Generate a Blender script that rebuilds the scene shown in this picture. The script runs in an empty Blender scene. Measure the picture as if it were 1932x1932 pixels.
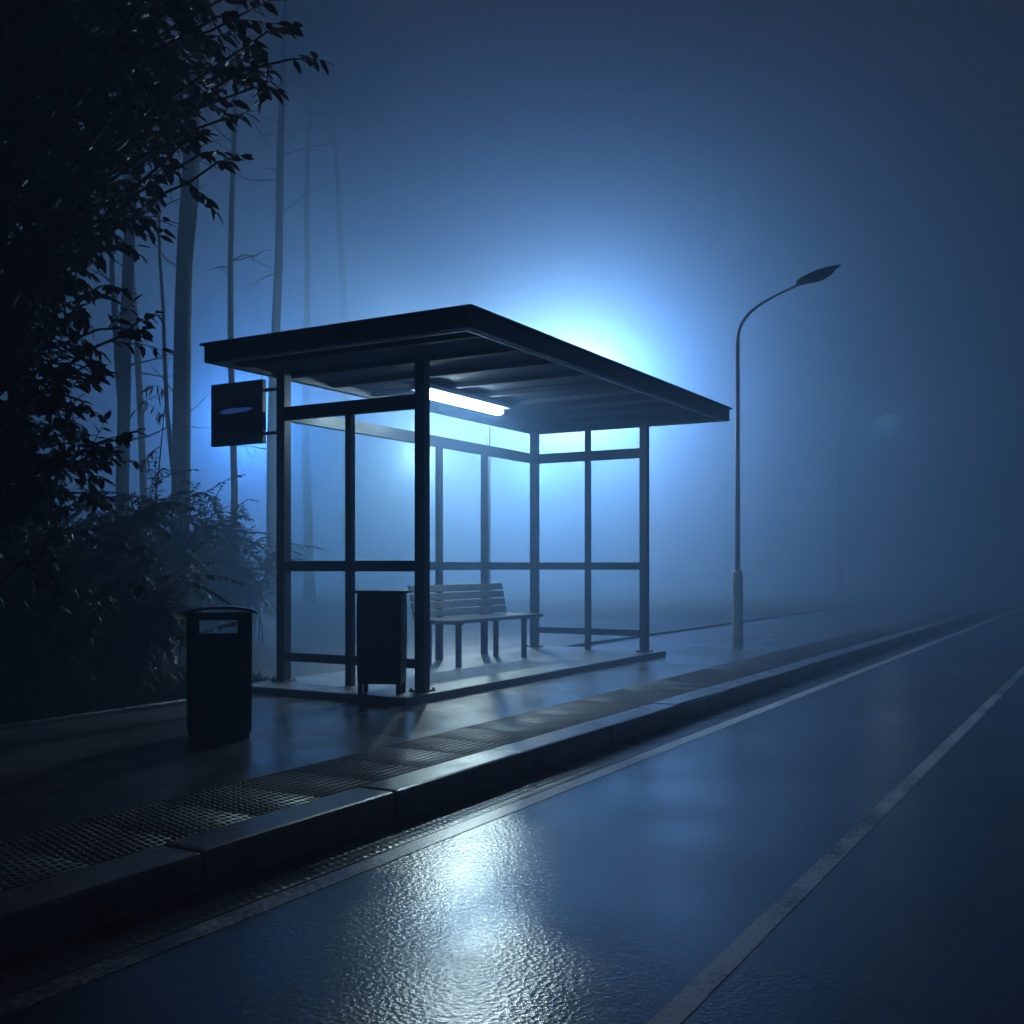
import bpy, bmesh, math, random
from mathutils import Vector, Matrix, Euler
R = math.radians
C = bpy.context.scene.collection

# ------------------------------------------------------------------ axes
# X runs along the road (away from the camera), Y from the road to the woods,
# z = 0 is the pavement, the road lies 0.13 m lower.
EYE = 1.01
YAW = R(30.1)
FX, FY = math.cos(YAW), math.sin(YAW)
ROAD = -0.13
PLAT = 0.06
F = 2008.0

def at(u, v, d):
    """a point seen in direction (u, v), d metres ahead of the camera"""
    x = (u - 966) / F * d
    return Vector((FY * x + FX * d, -FX * x + FY * d, EYE + (1068 - v) / F * d))

def on_ground(u, d, z=0.0):
    p = at(u, 1068, d)
    return Vector((p.x, p.y, z))

# ------------------------------------------------------------------ materials
def new_mat(name):
    m = bpy.data.materials.new(name)
    m.use_nodes = True
    nt = m.node_tree
    return m, nt, nt.nodes['Principled BSDF'], nt.nodes, nt.links

def surf(name, col, rough=0.5, metal=0.0, spec=0.5, var=0.25, var_scale=3.0, rough_var=0.1,
         bump=0.0, bump_scale=60.0, bump_dist=0.004, kind='noise', coat=0.0, fine=0.0, fine_scale=400.0,
         fine_dist=0.001):
    m, nt, b, N, L = new_mat(name)
    tc = N.new('ShaderNodeTexCoord')
    n = N.new('ShaderNodeTexNoise'); n.inputs['Scale'].default_value = var_scale
    n.inputs['Detail'].default_value = 6
    L.new(tc.outputs['Object'], n.inputs['Vector'])
    mr = N.new('ShaderNodeMapRange')
    mr.inputs['From Min'].default_value = 0.3; mr.inputs['From Max'].default_value = 0.7
    mr.inputs['To Min'].default_value = 1 - var; mr.inputs['To Max'].default_value = 1 + var
    L.new(n.outputs['Fac'], mr.inputs['Value'])
    mx = N.new('ShaderNodeVectorMath'); mx.operation = 'SCALE'
    mx.inputs[0].default_value = col
    L.new(mr.outputs['Result'], mx.inputs['Scale'])
    L.new(mx.outputs['Vector'], b.inputs['Base Color'])
    rr = N.new('ShaderNodeMapRange')
    rr.inputs['From Min'].default_value = 0.3; rr.inputs['From Max'].default_value = 0.7
    rr.inputs['To Min'].default_value = max(0.02, rough - rough_var)
    rr.inputs['To Max'].default_value = min(1, rough + rough_var)
    n2 = N.new('ShaderNodeTexNoise'); n2.inputs['Scale'].default_value = var_scale * 0.6
    n2.inputs['Detail'].default_value = 5
    L.new(tc.outputs['Object'], n2.inputs['Vector'])
    L.new(n2.outputs['Fac'], rr.inputs['Value'])
    L.new(rr.outputs['Result'], b.inputs['Roughness'])
    b.inputs['Metallic'].default_value = metal
    b.inputs['Specular IOR Level'].default_value = spec
    if coat:
        b.inputs['Coat Weight'].default_value = coat
        b.inputs['Coat Roughness'].default_value = 0.15
    last = None
    if bump:
        if kind == 'voronoi':
            t = N.new('ShaderNodeTexVoronoi'); t.inputs['Scale'].default_value = bump_scale
            out = t.outputs['Distance']
        else:
            t = N.new('ShaderNodeTexNoise'); t.inputs['Scale'].default_value = bump_scale
            t.inputs['Detail'].default_value = 3
            out = t.outputs['Fac']
        L.new(tc.outputs['Object'], t.inputs['Vector'])
        bp = N.new('ShaderNodeBump'); bp.inputs['Strength'].default_value = bump
        bp.inputs['Distance'].default_value = bump_dist
        L.new(out, bp.inputs['Height'])
        last = bp
    if fine:
        t = N.new('ShaderNodeTexNoise'); t.inputs['Scale'].default_value = fine_scale
        L.new(tc.outputs['Object'], t.inputs['Vector'])
        bp = N.new('ShaderNodeBump'); bp.inputs['Strength'].default_value = fine
        bp.inputs['Distance'].default_value = fine_dist
        L.new(t.outputs['Fac'], bp.inputs['Height'])
        if last: L.new(last.outputs['Normal'], bp.inputs['Normal'])
        last = bp
    if last: L.new(last.outputs['Normal'], b.inputs['Normal'])
    return m

def leaf_mat(name, col, rough=0.45, trans=0.25, spec=0.4):
    m, nt, b, N, L = new_mat(name)
    tc = N.new('ShaderNodeTexCoord')
    n = N.new('ShaderNodeTexNoise'); n.inputs['Scale'].default_value = 4
    L.new(tc.outputs['Object'], n.inputs['Vector'])
    mr = N.new('ShaderNodeMapRange')
    mr.inputs['To Min'].default_value = 0.6; mr.inputs['To Max'].default_value = 1.4
    L.new(n.outputs['Fac'], mr.inputs['Value'])
    mx = N.new('ShaderNodeVectorMath'); mx.operation = 'SCALE'
    mx.inputs[0].default_value = col
    L.new(mr.outputs['Result'], mx.inputs['Scale'])
    L.new(mx.outputs['Vector'], b.inputs['Base Color'])
    b.inputs['Roughness'].default_value = rough
    b.inputs['Specular IOR Level'].default_value = spec
    if trans:
        tr = N.new('ShaderNodeBsdfTranslucent')
        L.new(mx.outputs['Vector'], tr.inputs['Color'])
        mix = N.new('ShaderNodeMixShader'); mix.inputs[0].default_value = trans
        L.new(b.outputs[0], mix.inputs[1]); L.new(tr.outputs[0], mix.inputs[2])
        L.new(mix.outputs[0], N['Material Output'].inputs['Surface'])
    return m

def glow(name, col, strength, sample=True):
    m, nt, b, N, L = new_mat(name)
    if not sample: m.cycles.emission_sampling = 'NONE'
    e = N.new('ShaderNodeEmission')
    e.inputs['Color'].default_value = (*col, 1); e.inputs['Strength'].default_value = strength
    L.new(e.outputs[0], N['Material Output'].inputs['Surface'])
    return m

def globe_mat(name, col, strength):
    """thin milk glass: lets the bulb's light out and glows itself"""
    m, nt, b, N, L = new_mat(name)
    t = N.new('ShaderNodeBsdfTransparent'); e = N.new('ShaderNodeEmission')
    e.inputs['Color'].default_value = (*col, 1); e.inputs['Strength'].default_value = strength
    ad = N.new('ShaderNodeAddShader'); L.new(t.outputs[0], ad.inputs[0]); L.new(e.outputs[0], ad.inputs[1])
    L.new(ad.outputs[0], N['Material Output'].inputs['Surface'])
    m.cycles.emission_sampling = 'NONE'
    return m

def pane_mat(name):
    m, nt, b, N, L = new_mat(name)
    t = N.new('ShaderNodeBsdfTransparent'); t.inputs['Color'].default_value = (0.93, 0.96, 0.96, 1)
    g = N.new('ShaderNodeBsdfGlossy'); g.inputs['Roughness'].default_value = 0.06
    lw = N.new('ShaderNodeLayerWeight'); pw = N.new('ShaderNodeMath'); pw.operation = 'POWER'
    pw.inputs[1].default_value = 5; L.new(lw.outputs['Facing'], pw.inputs[0])
    fr = N.new('ShaderNodeMath'); fr.operation = 'MULTIPLY_ADD'
    fr.inputs[1].default_value = .9; fr.inputs[2].default_value = .035; L.new(pw.outputs[0], fr.inputs[0])
    mix = N.new('ShaderNodeMixShader')
    L.new(fr.outputs[0], mix.inputs[0]); L.new(t.outputs[0], mix.inputs[1]); L.new(g.outputs[0], mix.inputs[2])
    L.new(mix.outputs[0], N['Material Output'].inputs['Surface'])
    return m

def wet_road():
    m, nt, b, N, L = new_mat('wet_asphalt')
    tc = N.new('ShaderNodeTexCoord')
    def noise(sc, det=4, rough=.55):
        n = N.new('ShaderNodeTexNoise'); n.inputs['Scale'].default_value = sc
        n.inputs['Detail'].default_value = det; n.inputs['Roughness'].default_value = rough
        L.new(tc.outputs['Object'], n.inputs['Vector']); return n.outputs['Fac']
    def remap(v, a, b_, c, d):
        r_ = N.new('ShaderNodeMapRange'); r_.interpolation_type = 'SMOOTHSTEP'
        for k, x in zip(('From Min', 'From Max', 'To Min', 'To Max'), (a, b_, c, d)): r_.inputs[k].default_value = x
        L.new(v, r_.inputs['Value']); return r_.outputs['Result']
    wet = noise(.9, 6)
    stone = N.new('ShaderNodeTexVoronoi'); stone.inputs['Scale'].default_value = 62
    L.new(tc.outputs['Object'], stone.inputs['Vector'])
    cr = N.new('ShaderNodeMix'); cr.data_type = 'RGBA'
    cr.inputs['A'].default_value = (.012, .013, .015, 1); cr.inputs['B'].default_value = (.055, .057, .062, 1)
    L.new(stone.outputs['Color'], cr.inputs['Factor']); L.new(cr.outputs['Result'], b.inputs['Base Color'])
    L.new(remap(wet, .35, .68, .11, .25), b.inputs['Roughness'])
    bp = N.new('ShaderNodeBump'); bp.inputs['Distance'].default_value = .0024
    L.new(remap(wet, .35, .68, .20, .48), bp.inputs['Strength']); L.new(stone.outputs['Distance'], bp.inputs['Height'])
    b2 = N.new('ShaderNodeBump'); b2.inputs['Distance'].default_value = .0012; b2.inputs['Strength'].default_value = .5
    L.new(noise(150, 3, .7), b2.inputs['Height']); L.new(bp.outputs['Normal'], b2.inputs['Normal'])
    b3 = N.new('ShaderNodeBump'); b3.inputs['Distance'].default_value = .004; b3.inputs['Strength'].default_value = .10
    L.new(noise(9, 3), b3.inputs['Height']); L.new(b2.outputs['Normal'], b3.inputs['Normal'])
    L.new(b3.outputs['Normal'], b.inputs['Normal'])
    b.inputs['Specular IOR Level'].default_value = .8
    return m

def worn_paint(near_shade=False):
    m, nt, b, N, L = new_mat('road_paint')
    tc = N.new('ShaderNodeTexCoord')
    n = N.new('ShaderNodeTexNoise'); n.inputs['Scale'].default_value = 38; n.inputs['Detail'].default_value = 8
    n.inputs['Roughness'].default_value = .75
    L.new(tc.outputs['Object'], n.inputs['Vector'])
    n2 = N.new('ShaderNodeTexNoise'); n2.inputs['Scale'].default_value = 2.2; n2.inputs['Detail'].default_value = 5
    L.new(tc.outputs['Object'], n2.inputs['Vector'])
    ad = N.new('ShaderNodeMath'); ad.operation = 'ADD'; L.new(n.outputs['Fac'], ad.inputs[0]); L.new(n2.outputs['Fac'], ad.inputs[1])
    if near_shade:      # line dims towards the camera: near-left darkness put into the paint
        sx = N.new('ShaderNodeSeparateXYZ'); L.new(tc.outputs['Object'], sx.inputs[0])
        fm = N.new('ShaderNodeMapRange'); fm.inputs['From Min'].default_value = 1.2; fm.inputs['From Max'].default_value = 3.8
        fm.inputs['To Min'].default_value = -.45; fm.inputs['To Max'].default_value = .12
        L.new(sx.outputs[0], fm.inputs['Value'])
        a2 = N.new('ShaderNodeMath'); a2.operation = 'ADD'; L.new(ad.outputs[0], a2.inputs[0]); L.new(fm.outputs['Result'], a2.inputs[1])
        ad = a2
    r_ = N.new('ShaderNodeMapRange'); r_.inputs['From Min'].default_value = .80; r_.inputs['From Max'].default_value = 1.02
    L.new(ad.outputs[0], r_.inputs['Value'])
    mx = N.new('ShaderNodeMix'); mx.data_type = 'RGBA'
    mx.inputs['A'].default_value = (.06, .062, .066, 1); mx.inputs['B'].default_value = (.75, .77, .80, 1)
    L.new(r_.outputs['Result'], mx.inputs['Factor']); L.new(mx.outputs['Result'], b.inputs['Base Color'])
    b.inputs['Roughness'].default_value = .30
    st = N.new('ShaderNodeTexVoronoi'); st.inputs['Scale'].default_value = 85; L.new(tc.outputs['Object'], st.inputs['Vector'])
    bp = N.new('ShaderNodeBump'); bp.inputs['Distance'].default_value = .0012; bp.inputs['Strength'].default_value = .5
    L.new(st.outputs['Distance'], bp.inputs['Height']); L.new(bp.outputs['Normal'], b.inputs['Normal'])
    return m

# ---- tuning knobs of the light
TUBE_L, TUBE_C = 260.0, (0.55, 0.82, 1.0)
REAR_W, REAR_C = 3300.0 * math.pi ** 2 * 4 * .15 ** 2, (0.80, 1.0, 0.97)
PALE_W, PALE_C = 15000.0, (1.0, 1.0, 0.84)
FLOOD_W, FLOOD_C = 32000.0, (0.14, 0.44, 1.0)
WOOD_W, WOOD_C = 21000.0, (0.16, 0.46, 1.0)
FAR_L, FAR_C = 0.5, (0.6, 0.8, 1.0)
HAZE_D, HAZE_C, HAZE_G = 0.09, (0.36, 0.62, 1.0), -0.34
SKY_C, SKY_S = (0.125, 0.038, 0.0), 1.0

M = dict(
    road=wet_road(),
    pave=surf('wet_pavement', (0.12, 0.12, 0.13), 0.28, var=0.3, var_scale=1.6, rough_var=0.10,
              bump=0.5, bump_scale=120, bump_dist=0.0008, kind='voronoi', fine=0.2, fine_scale=300, fine_dist=.0003),
    tact=surf('tactile_tile', (0.085, 0.085, 0.09), 0.48, var=0.25, var_scale=4),
    kerb=surf('kerb_stone', (0.17, 0.17, 0.18), 0.33, var=0.3, var_scale=7, bump=0.3, bump_scale=90),
    plat=surf('platform_concrete', (0.22, 0.22, 0.22), 0.38, var=0.2, var_scale=5, bump=0.3, bump_scale=140),
    gutter=surf('gutter_setts', (0.06, 0.062, 0.065), 0.30, var=0.3, var_scale=6, bump=0.3, bump_scale=90),
    paint=worn_paint(), edge_paint=worn_paint(True),
    soil=surf('forest_soil', (0.050, 0.048, 0.042), 0.45, var=0.4, var_scale=2, bump=0.4, bump_scale=12, bump_dist=0.015),
    steel=surf('dark_painted_steel', (0.028, 0.032, 0.040), 0.42, var=0.2, var_scale=6, rough_var=0.08),
    roof=surf('dark_roof_metal', (0.022, 0.024, 0.030), 0.5, var=0.2, var_scale=3),
    soffit=surf('soffit_boards', (0.022, 0.024, 0.030), 0.8, spec=.12, var=0.25, var_scale=3),
    glass=pane_mat('clear_pane'),
    wood=surf('pale_bench_wood', (0.13, 0.13, 0.135), 0.42, var=0.35, var_scale=8, bump=0.3, bump_scale=40),
    bin=surf('dark_bin_metal', (0.022, 0.021, 0.020), 0.42, var=0.3, var_scale=5),
    galv=surf('galvanised_steel', (0.70, 0.72, 0.75), 0.45, metal=0.1, var=0.15, var_scale=6),
    sign=surf('sign_panel_paint', (0.012, 0.014, 0.024), 0.5, var=0.1),
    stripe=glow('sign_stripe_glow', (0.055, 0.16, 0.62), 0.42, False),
    tube=glow('tube_glow', TUBE_C, TUBE_L),
    rear=globe_mat('added_globe_glow', REAR_C, 40.0),
    flood=glow('added_flood_lens_glow', FLOOD_C, 60.0, False),
    far=glow('distant_lantern_glow', FAR_C, FAR_L, False),
    fitting=surf('lamp_fitting_white', (0.6, 0.6, 0.6), 0.4, var=0.05),
    lens=surf('unlit_lamp_lens', (0.10, 0.11, 0.12), 0.25, var=0.05),
    bark=surf('bark', (0.015, 0.013, 0.011), 0.85, var=0.35, var_scale=5, bump=0.8, bump_scale=25, bump_dist=0.02),
    leaf=leaf_mat('broad_leaf', (0.040, 0.042, 0.016)),
    fern=leaf_mat('shrub_leaf', (0.045, 0.055, 0.030)),
    wleaf=leaf_mat('forest_leaf', (0.045, 0.055, 0.030), trans=0.15),
    grass=leaf_mat('grass_blade', (0.04, 0.045, 0.018)),
)

# ------------------------------------------------------------------ mesh helpers
def link(name, me, mat, parent=None):
    o = bpy.data.objects.new(name, me)
    if mat: me.materials.append(mat)
    C.objects.link(o)
    if parent: o.parent = parent
    return o

def obj(name, bm, mat, parent=None, smooth=False):
    me = bpy.data.meshes.new(name)
    bm.normal_update()
    bm.to_mesh(me); bm.free()
    if smooth:
        for p in me.polygons: p.use_smooth = True
    return link(name, me, mat, parent)

def raw(name, vs, fs, mat, parent=None, smooth=False):
    me = bpy.data.meshes.new(name)
    me.from_pydata(vs, [], fs); me.update()
    if smooth:
        for p in me.polygons: p.use_smooth = True
    return link(name, me, mat, parent)

def tag(o, label=None, cat=None, group=None, kind=None):
    if label: o['label'] = label
    if cat: o['category'] = cat
    if group: o['group'] = group
    if kind: o['kind'] = kind
    return o

def thing(name, label, cat, loc=(0, 0, 0), rz=0.0, group=None):
    e = bpy.data.objects.new(name, None); C.objects.link(e)
    e.empty_display_size = 0.2
    e.location = loc; e.rotation_euler = (0, 0, rz)
    return tag(e, label, cat, group)

def box(bm, x0, x1, y0, y1, z0, z1, bev=0.0, seg=2):
    r = bmesh.ops.create_cube(bm, size=1.0)
    vs = r['verts']
    for v in vs:
        v.co = Vector((x0 + (v.co.x + .5) * (x1 - x0), y0 + (v.co.y + .5) * (y1 - y0), z0 + (v.co.z + .5) * (z1 - z0)))
    if bev:
        es = list({e for v in vs for e in v.link_edges})
        bmesh.ops.bevel(bm, geom=es, offset=bev, segments=seg, profile=0.6, affect='EDGES')
    return bm

def bx(*a, **k): return box(bmesh.new(), *a, **k)

def tube_data(vs, fs, pts, rads, n=8, cap=True):
    """append a tapered tube along pts"""
    base = len(vs)
    up = Vector((0, 0, 1))
    prev = None
    for i, p in enumerate(pts):
        a = pts[max(0, i - 1)]; b = pts[min(len(pts) - 1, i + 1)]
        t = (b - a)
        t = t.normalized() if t.length > 1e-9 else Vector((0, 0, 1))
        if prev is None:
            s = t.cross(up)
            if s.length < 1e-3: s = t.cross(Vector((1, 0, 0)))
        else:
            s = prev - t * prev.dot(t)
        s.normalize(); prev = s
        w = t.cross(s)
        for k in range(n):
            a_ = 2 * math.pi * k / n
            q = p + (s * math.cos(a_) + w * math.sin(a_)) * rads[i]
            vs.append(tuple(q))
    for i in range(len(pts) - 1):
        for k in range(n):
            k2 = (k + 1) % n
            fs.append((base + i * n + k, base + i * n + k2, base + (i + 1) * n + k2, base + (i + 1) * n + k))
    if cap:
        fs.append(tuple(base + k for k in range(n))[::-1])
        fs.append(tuple(base + (len(pts) - 1) * n + k for k in range(n)))

def tube_obj(name, pts, rads, mat, parent=None, n=12, smooth=True):
    vs, fs = [], []
    tube_data(vs, fs, [Vector(p) for p in pts], rads, n)
    o = raw(name, vs, fs, mat, parent)
    if smooth:
        for p in o.data.polygons: p.use_smooth = len(p.vertices) == 4
    return o

def leaf_data(vs, fs, p, d, nrm, l, w, fold=0.15, curl=0.0):
    """one folded leaf of 6 faces starting at p, pointing along d"""
    d = d.normalized()
    s = d.cross(nrm)
    if s.length < 1e-4: s = d.cross(Vector((0.3, 0.7, 0.2)))
    s.normalize(); n = s.cross(d)
    b = len(vs)
    def q(a, c, h): return tuple(p + d * (a * l) + s * (c * w) + n * (h * l))
    vs.extend([q(0, 0, 0),
               q(.32, -.46, fold * .5 - curl * .1), q(.32, 0, -curl * .1), q(.32, .46, fold * .5 - curl * .1),
               q(.70, -.36, fold * .4 - curl * .5), q(.70, 0, -curl * .5), q(.70, .36, fold * .4 - curl * .5),
               q(1, 0, -curl)])
    fs.extend([(b, b + 2, b + 1), (b, b + 3, b + 2), (b + 1, b + 2, b + 5, b + 4), (b + 2, b + 3, b + 6, b + 5),
               (b + 4, b + 5, b + 7), (b + 5, b + 6, b + 7)])

def rnd_dir(r):
    while True:
        v = Vector((r.uniform(-1, 1), r.uniform(-1, 1), r.uniform(-1, 1)))
        if 0.05 < v.length < 1: return v.normalized()

# ------------------------------------------------------------------ the ground
def sheet(name, x0, x1, y0, y1, z, mat, kind='structure', nx=1, ny=1):
    vs = [(x0 + (x1 - x0) * i / nx, y0 + (y1 - y0) * j / ny, z) for j in range(ny + 1) for i in range(nx + 1)]
    fs = [(j * (nx + 1) + i, j * (nx + 1) + i + 1, (j + 1) * (nx + 1) + i + 1, (j + 1) * (nx + 1) + i)
          for j in range(ny) for i in range(nx)]
    return tag(raw(name, vs, fs, mat), kind=kind)

sheet('terrain', -150, 160, -150, 160, ROAD - 0.03, M['soil'])
KY0, KY1 = 2.82, 3.04         # kerb
TY1 = 3.60                    # tactile strip
PY1 = 5.98                    # rear edge of the pavement
sheet('road', -140, 150, -5.6, 2.57, ROAD, M['road'])
tag(obj('gutter', bx(-40, 80, 2.57, KY0 - 0.004, ROAD - 0.02, ROAD + 0.002), M['gutter']), kind='structure')
tag(obj('pavement', bx(-60, 90, TY1 + 0.004, PY1, -0.19, 0.0), M['pave']), kind='structure')
# road verge on the woods' side: gently rolling soil
def verge():
    r = random.Random(4)
    vs, fs = [], []
    nx, ny = 90, 34
    for j in range(ny + 1):
        for i in range(nx + 1):
            x = -30 + 90 * i / nx; fy = j / ny
            y = PY1 + 0.06 + 34 * fy ** 1.7
            z = 0.0 + 0.10 * (1 - math.exp(-(y - PY1) / 3.5)) * (0.6 + 0.4 * math.sin(x * .7 + y * .4))
            z += r.uniform(-.03, .03) * min(1, (y - PY1) * 1.2)
            vs.append((x, y, z))
    for j in range(ny):
        for i in range(nx):
            a = j * (nx + 1) + i
            fs.append((a, a + 1, a + nx + 2, a + nx + 1))
    return tag(raw('woodland_ground', vs, fs, M['soil'], smooth=True), kind='structure')
verge()
def vz(x, y):
    return 0.10 * (1 - math.exp(-max(0, y - PY1) / 3.5)) * (0.6 + 0.4 * math.sin(x * .7 + y * .4))

# the kerb: stones with open joints
bm = bmesh.new()
x = 3.84 - 1.14 * 30
rk = random.Random(7)
while x < 70:
    dz = rk.uniform(-.004, .004); dy = rk.uniform(-.004, .004)
    box(bm, x + 0.003, x + 1.137, KY0 + dy, KY1 - 0.004, -0.24, 0.006 + dz, bev=0.018, seg=2)
    x += 1.14
# a few chipped corners
for v in bm.verts:
    if v.co.z > -0.03 and v.co.y < KY0 + 0.05 and 1.0 < v.co.x < 9:
        if rk.random() < 0.25:
            v.co += Vector((rk.uniform(-.006, .006), rk.uniform(0, .012), rk.uniform(-.012, 0)))
tag(obj('kerb', bm, M['kerb']), kind='structure')
# concrete edging behind the pavement
bm = bmesh.new()
x = -12.0
while x < 45:
    if not (5.0 < x < 5.4):
        pass
    box(bm, x + .004, x + .996, PY1 + .004, PY1 + .056, -0.15, 0.035 + rk.uniform(-.004, .004), bev=.008, seg=1)
    x += 1.0
tag(obj('edging', bm, M['kerb']), kind='structure')

# blister strip: tiles with rows of raised domes
def tactile():
    vs, fs = [], []
    r = random.Random(3)
    y0, y1 = KY1, TY1
    # base tiles
    tl = 0.40
    x = -6.0
    bmx = bmesh.new()
    while x < 40:
        box(bmx, x + .002, x + tl - .002, y0, y1, -0.10, 0.0 + r.uniform(-.0015, .0015), bev=.003, seg=1)
        x += tl
    me = bpy.data.meshes.new('tmp'); bmx.to_mesh(me); bmx.free()
    vs = [tuple(v.co) for v in me.vertices]; fs = [tuple(p.vertices) for p in me.polygons]
    bpy.data.meshes.remove(me)
    pitch = 0.031
    rows = 12
    step = (y1 - y0) / rows
    x = 0.8
    k = 0
    while x < 17:
        for j in range(rows):
            cx = x + (pitch / 2 if j % 2 else 0) + r.uniform(-.003, .003)
            cy = y0 + step * (j + .5)
            b = len(vs); n = 8
            for (rr, h) in ((1, -.001), (.8, .0026), (.42, .0038)):
                for q in range(n):
                    a = 2 * math.pi * q / n
                    vs.append((cx + .0128 * rr * math.cos(a), cy + .0185 * rr * math.sin(a), h))
            for lv in range(2):
                for q in range(n):
                    q2 = (q + 1) % n
                    fs.append((b + lv * n + q, b + lv * n + q2, b + (lv + 1) * n + q2, b + (lv + 1) * n + q))
            fs.append(tuple(b + 2 * n + q for q in range(n)))
        x += pitch
        k += 1
    return tag(raw('tactile_paving', vs, fs, M['tact'], smooth=True), kind='structure')
tactile()

# worn painted lines on the road
def line(name, y0, y1, x0=-6, x1=60, seed=1, mat='paint'):
    r = random.Random(seed)
    n = 2600
    vs, fs = [], []
    for i in range(n + 1):
        xx = x0 + (x1 - x0) * (i / n) ** 1.8
        a, b = y0 + r.uniform(-.0022, .0022), y1 + r.uniform(-.0022, .0022)
        vs += [(xx, a, ROAD - .003), (xx, a + .003, ROAD + .0025), (xx, b - .003, ROAD + .0025), (xx, b, ROAD - .003)]
    for i in range(n):
        for q in range(3):
            fs.append((4 * i + q, 4 * i + 4 + q, 4 * i + 5 + q, 4 * i + 1 + q))
    return tag(raw(name, vs, fs, M[mat]), kind='structure')
line('kerbside_line', 2.462, 2.562, x0=1.0, seed=11, mat='edge_paint')
line('lane_line', 0.962, 1.040, seed=12)

# gutter setts: a narrow rippled band (real little stones)
def setts():
    bm = bmesh.new()
    r = random.Random(21)
    vs, fs = [], []
    y0, y1 = 2.575, KY0 - .006
    rows = 5
    st = (y1 - y0) / rows
    x = 0.2
    while x < 16:
        for j in range(rows):
            cx = x + (.021 if j % 2 else 0); cy = y0 + st * (j + .5)
            lx, ly = .018, st * .44
            h = .0022 + r.uniform(-.0008, .0008)
            b = len(vs)
            z0 = ROAD + .001
            for (kx, ky, kz) in ((1, 1, 0), (.72, .6, 1)):
                for (sx, sy) in ((-1, -1), (1, -1), (1, 1), (-1, 1)):
                    vs.append((cx + sx * lx * kx, cy + sy * ly * ky, z0 + h * kz))
            for q in range(4):
                q2 = (q + 1) % 4
                fs.append((b + q, b + q2, b + 4 + q2, b + 4 + q))
            fs.append((b + 4, b + 5, b + 6, b + 7))
        x += .042
    return tag(raw('gutter_setts', vs, fs, M['gutter'], smooth=True), kind='structure')
setts()

# raised slab under the shelter
SX0, SX1 = 6.66, 10.95        # end walls
SY0, SY1 = 4.65, 6.04         # front and rear posts
tag(obj('platform', bx(6.24, 11.22, 4.50, 6.20, -0.1, PLAT, bev=.006, seg=1), M['plat']), kind='structure')

# ------------------------------------------------------------------ the shelter
sh = thing('bus_shelter', 'dark steel bus shelter with flat roof and glass end walls, lit from inside', 'bus shelter', (0, 0, 0))
PW = 0.043
ZT = 2.56          # underside of the roof frame (pavement = 0)
for (x, y) in ((SX0, SY0), (SX0, SY1), (SX1, SY0), (SX1, SY1)):
    o = obj('corner_post', bx(x - PW, x + PW, y - PW, y + PW, PLAT, ZT + .05, bev=.006), M['steel'], sh)
    bm = bx(x - .075, x + .075, y - .075, y + .075, PLAT + .0, PLAT + .012, bev=.003, seg=1)
    for sx in (-1, 1):
        for sy in (-1, 1):
            bmesh.ops.create_cone(bm, cap_ends=True, segments=6, radius1=.010, radius2=.010, depth=.012,
                                  matrix=Matrix.Translation((x + sx * .06, y + sy * .06, PLAT + .018)))
    obj('base_plate', bm, M['steel'], o)
SYM = (SY0 + SY1) / 2
MW = 0.029
for x in (SX0, SX1):
    obj('mullion', bx(x - MW, x + MW, SYM - MW, SYM + MW, PLAT, 2.24 if x == SX0 else ZT + .03, bev=.004), M['steel'], sh)
REAR_POSTS = (8.95, 9.82)
for x in REAR_POSTS:
    obj('mullion', bx(x - MW, x + MW, SY1 - MW, SY1 + MW, PLAT, 2.21, bev=.004), M['steel'], sh)
# rails: end walls
RT, RM, RB = 2.265, EYE, 0.265
for x in (SX0, SX1):
    for (zc, hh) in ((RT, .055), (RM, .042), (RB, .036)):
        for (a, b) in ((SY0 + PW, SYM - MW), (SYM + MW, SY1 - PW)) if zc != RT or x == SX1 else ((SY0 + PW, SY1 - PW),):
            obj('rail', bx(x - .024, x + .024, a, b, zc - hh, zc + hh, bev=.003, seg=1), M['steel'], sh)
# rails: rear wall
ends = [SX0 + PW] + [v for p in REAR_POSTS for v in (p - MW, p + MW)] + [SX1 - PW]
obj('rail', bx(SX0 + PW, SX1 - PW, SY1 - .024, SY1 + .024, 2.21, 2.32, bev=.003, seg=1), M['steel'], sh)
for i in range(0, len(ends), 2):
    obj('rail', bx(ends[i], ends[i + 1], SY1 - .024, SY1 + .024, RM - .042, RM + .042, bev=.003, seg=1), M['steel'], sh)
# panes
GT = .004
for x in (SX0, SX1):
    for (a, b) in ((SY0 + PW, SYM - MW), (SYM + MW, SY1 - PW)):
        obj('glass_panel', bx(x - GT, x + GT, a, b, RM + .042, RT - .055), M['glass'], sh)
        obj('glass_panel', bx(x - GT, x + GT, a, b, RB + .036, RM - .042), M['glass'], sh)
for i in range(0, len(ends), 2):
    obj('glass_panel', bx(ends[i], ends[i + 1], SY1 - GT, SY1 + GT, RM + .042, 2.21), M['glass'], sh)
    obj('glass_panel', bx(ends[i], ends[i + 1], SY1 - GT, SY1 + GT, .22, RM - .042), M['glass'], sh)
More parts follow.
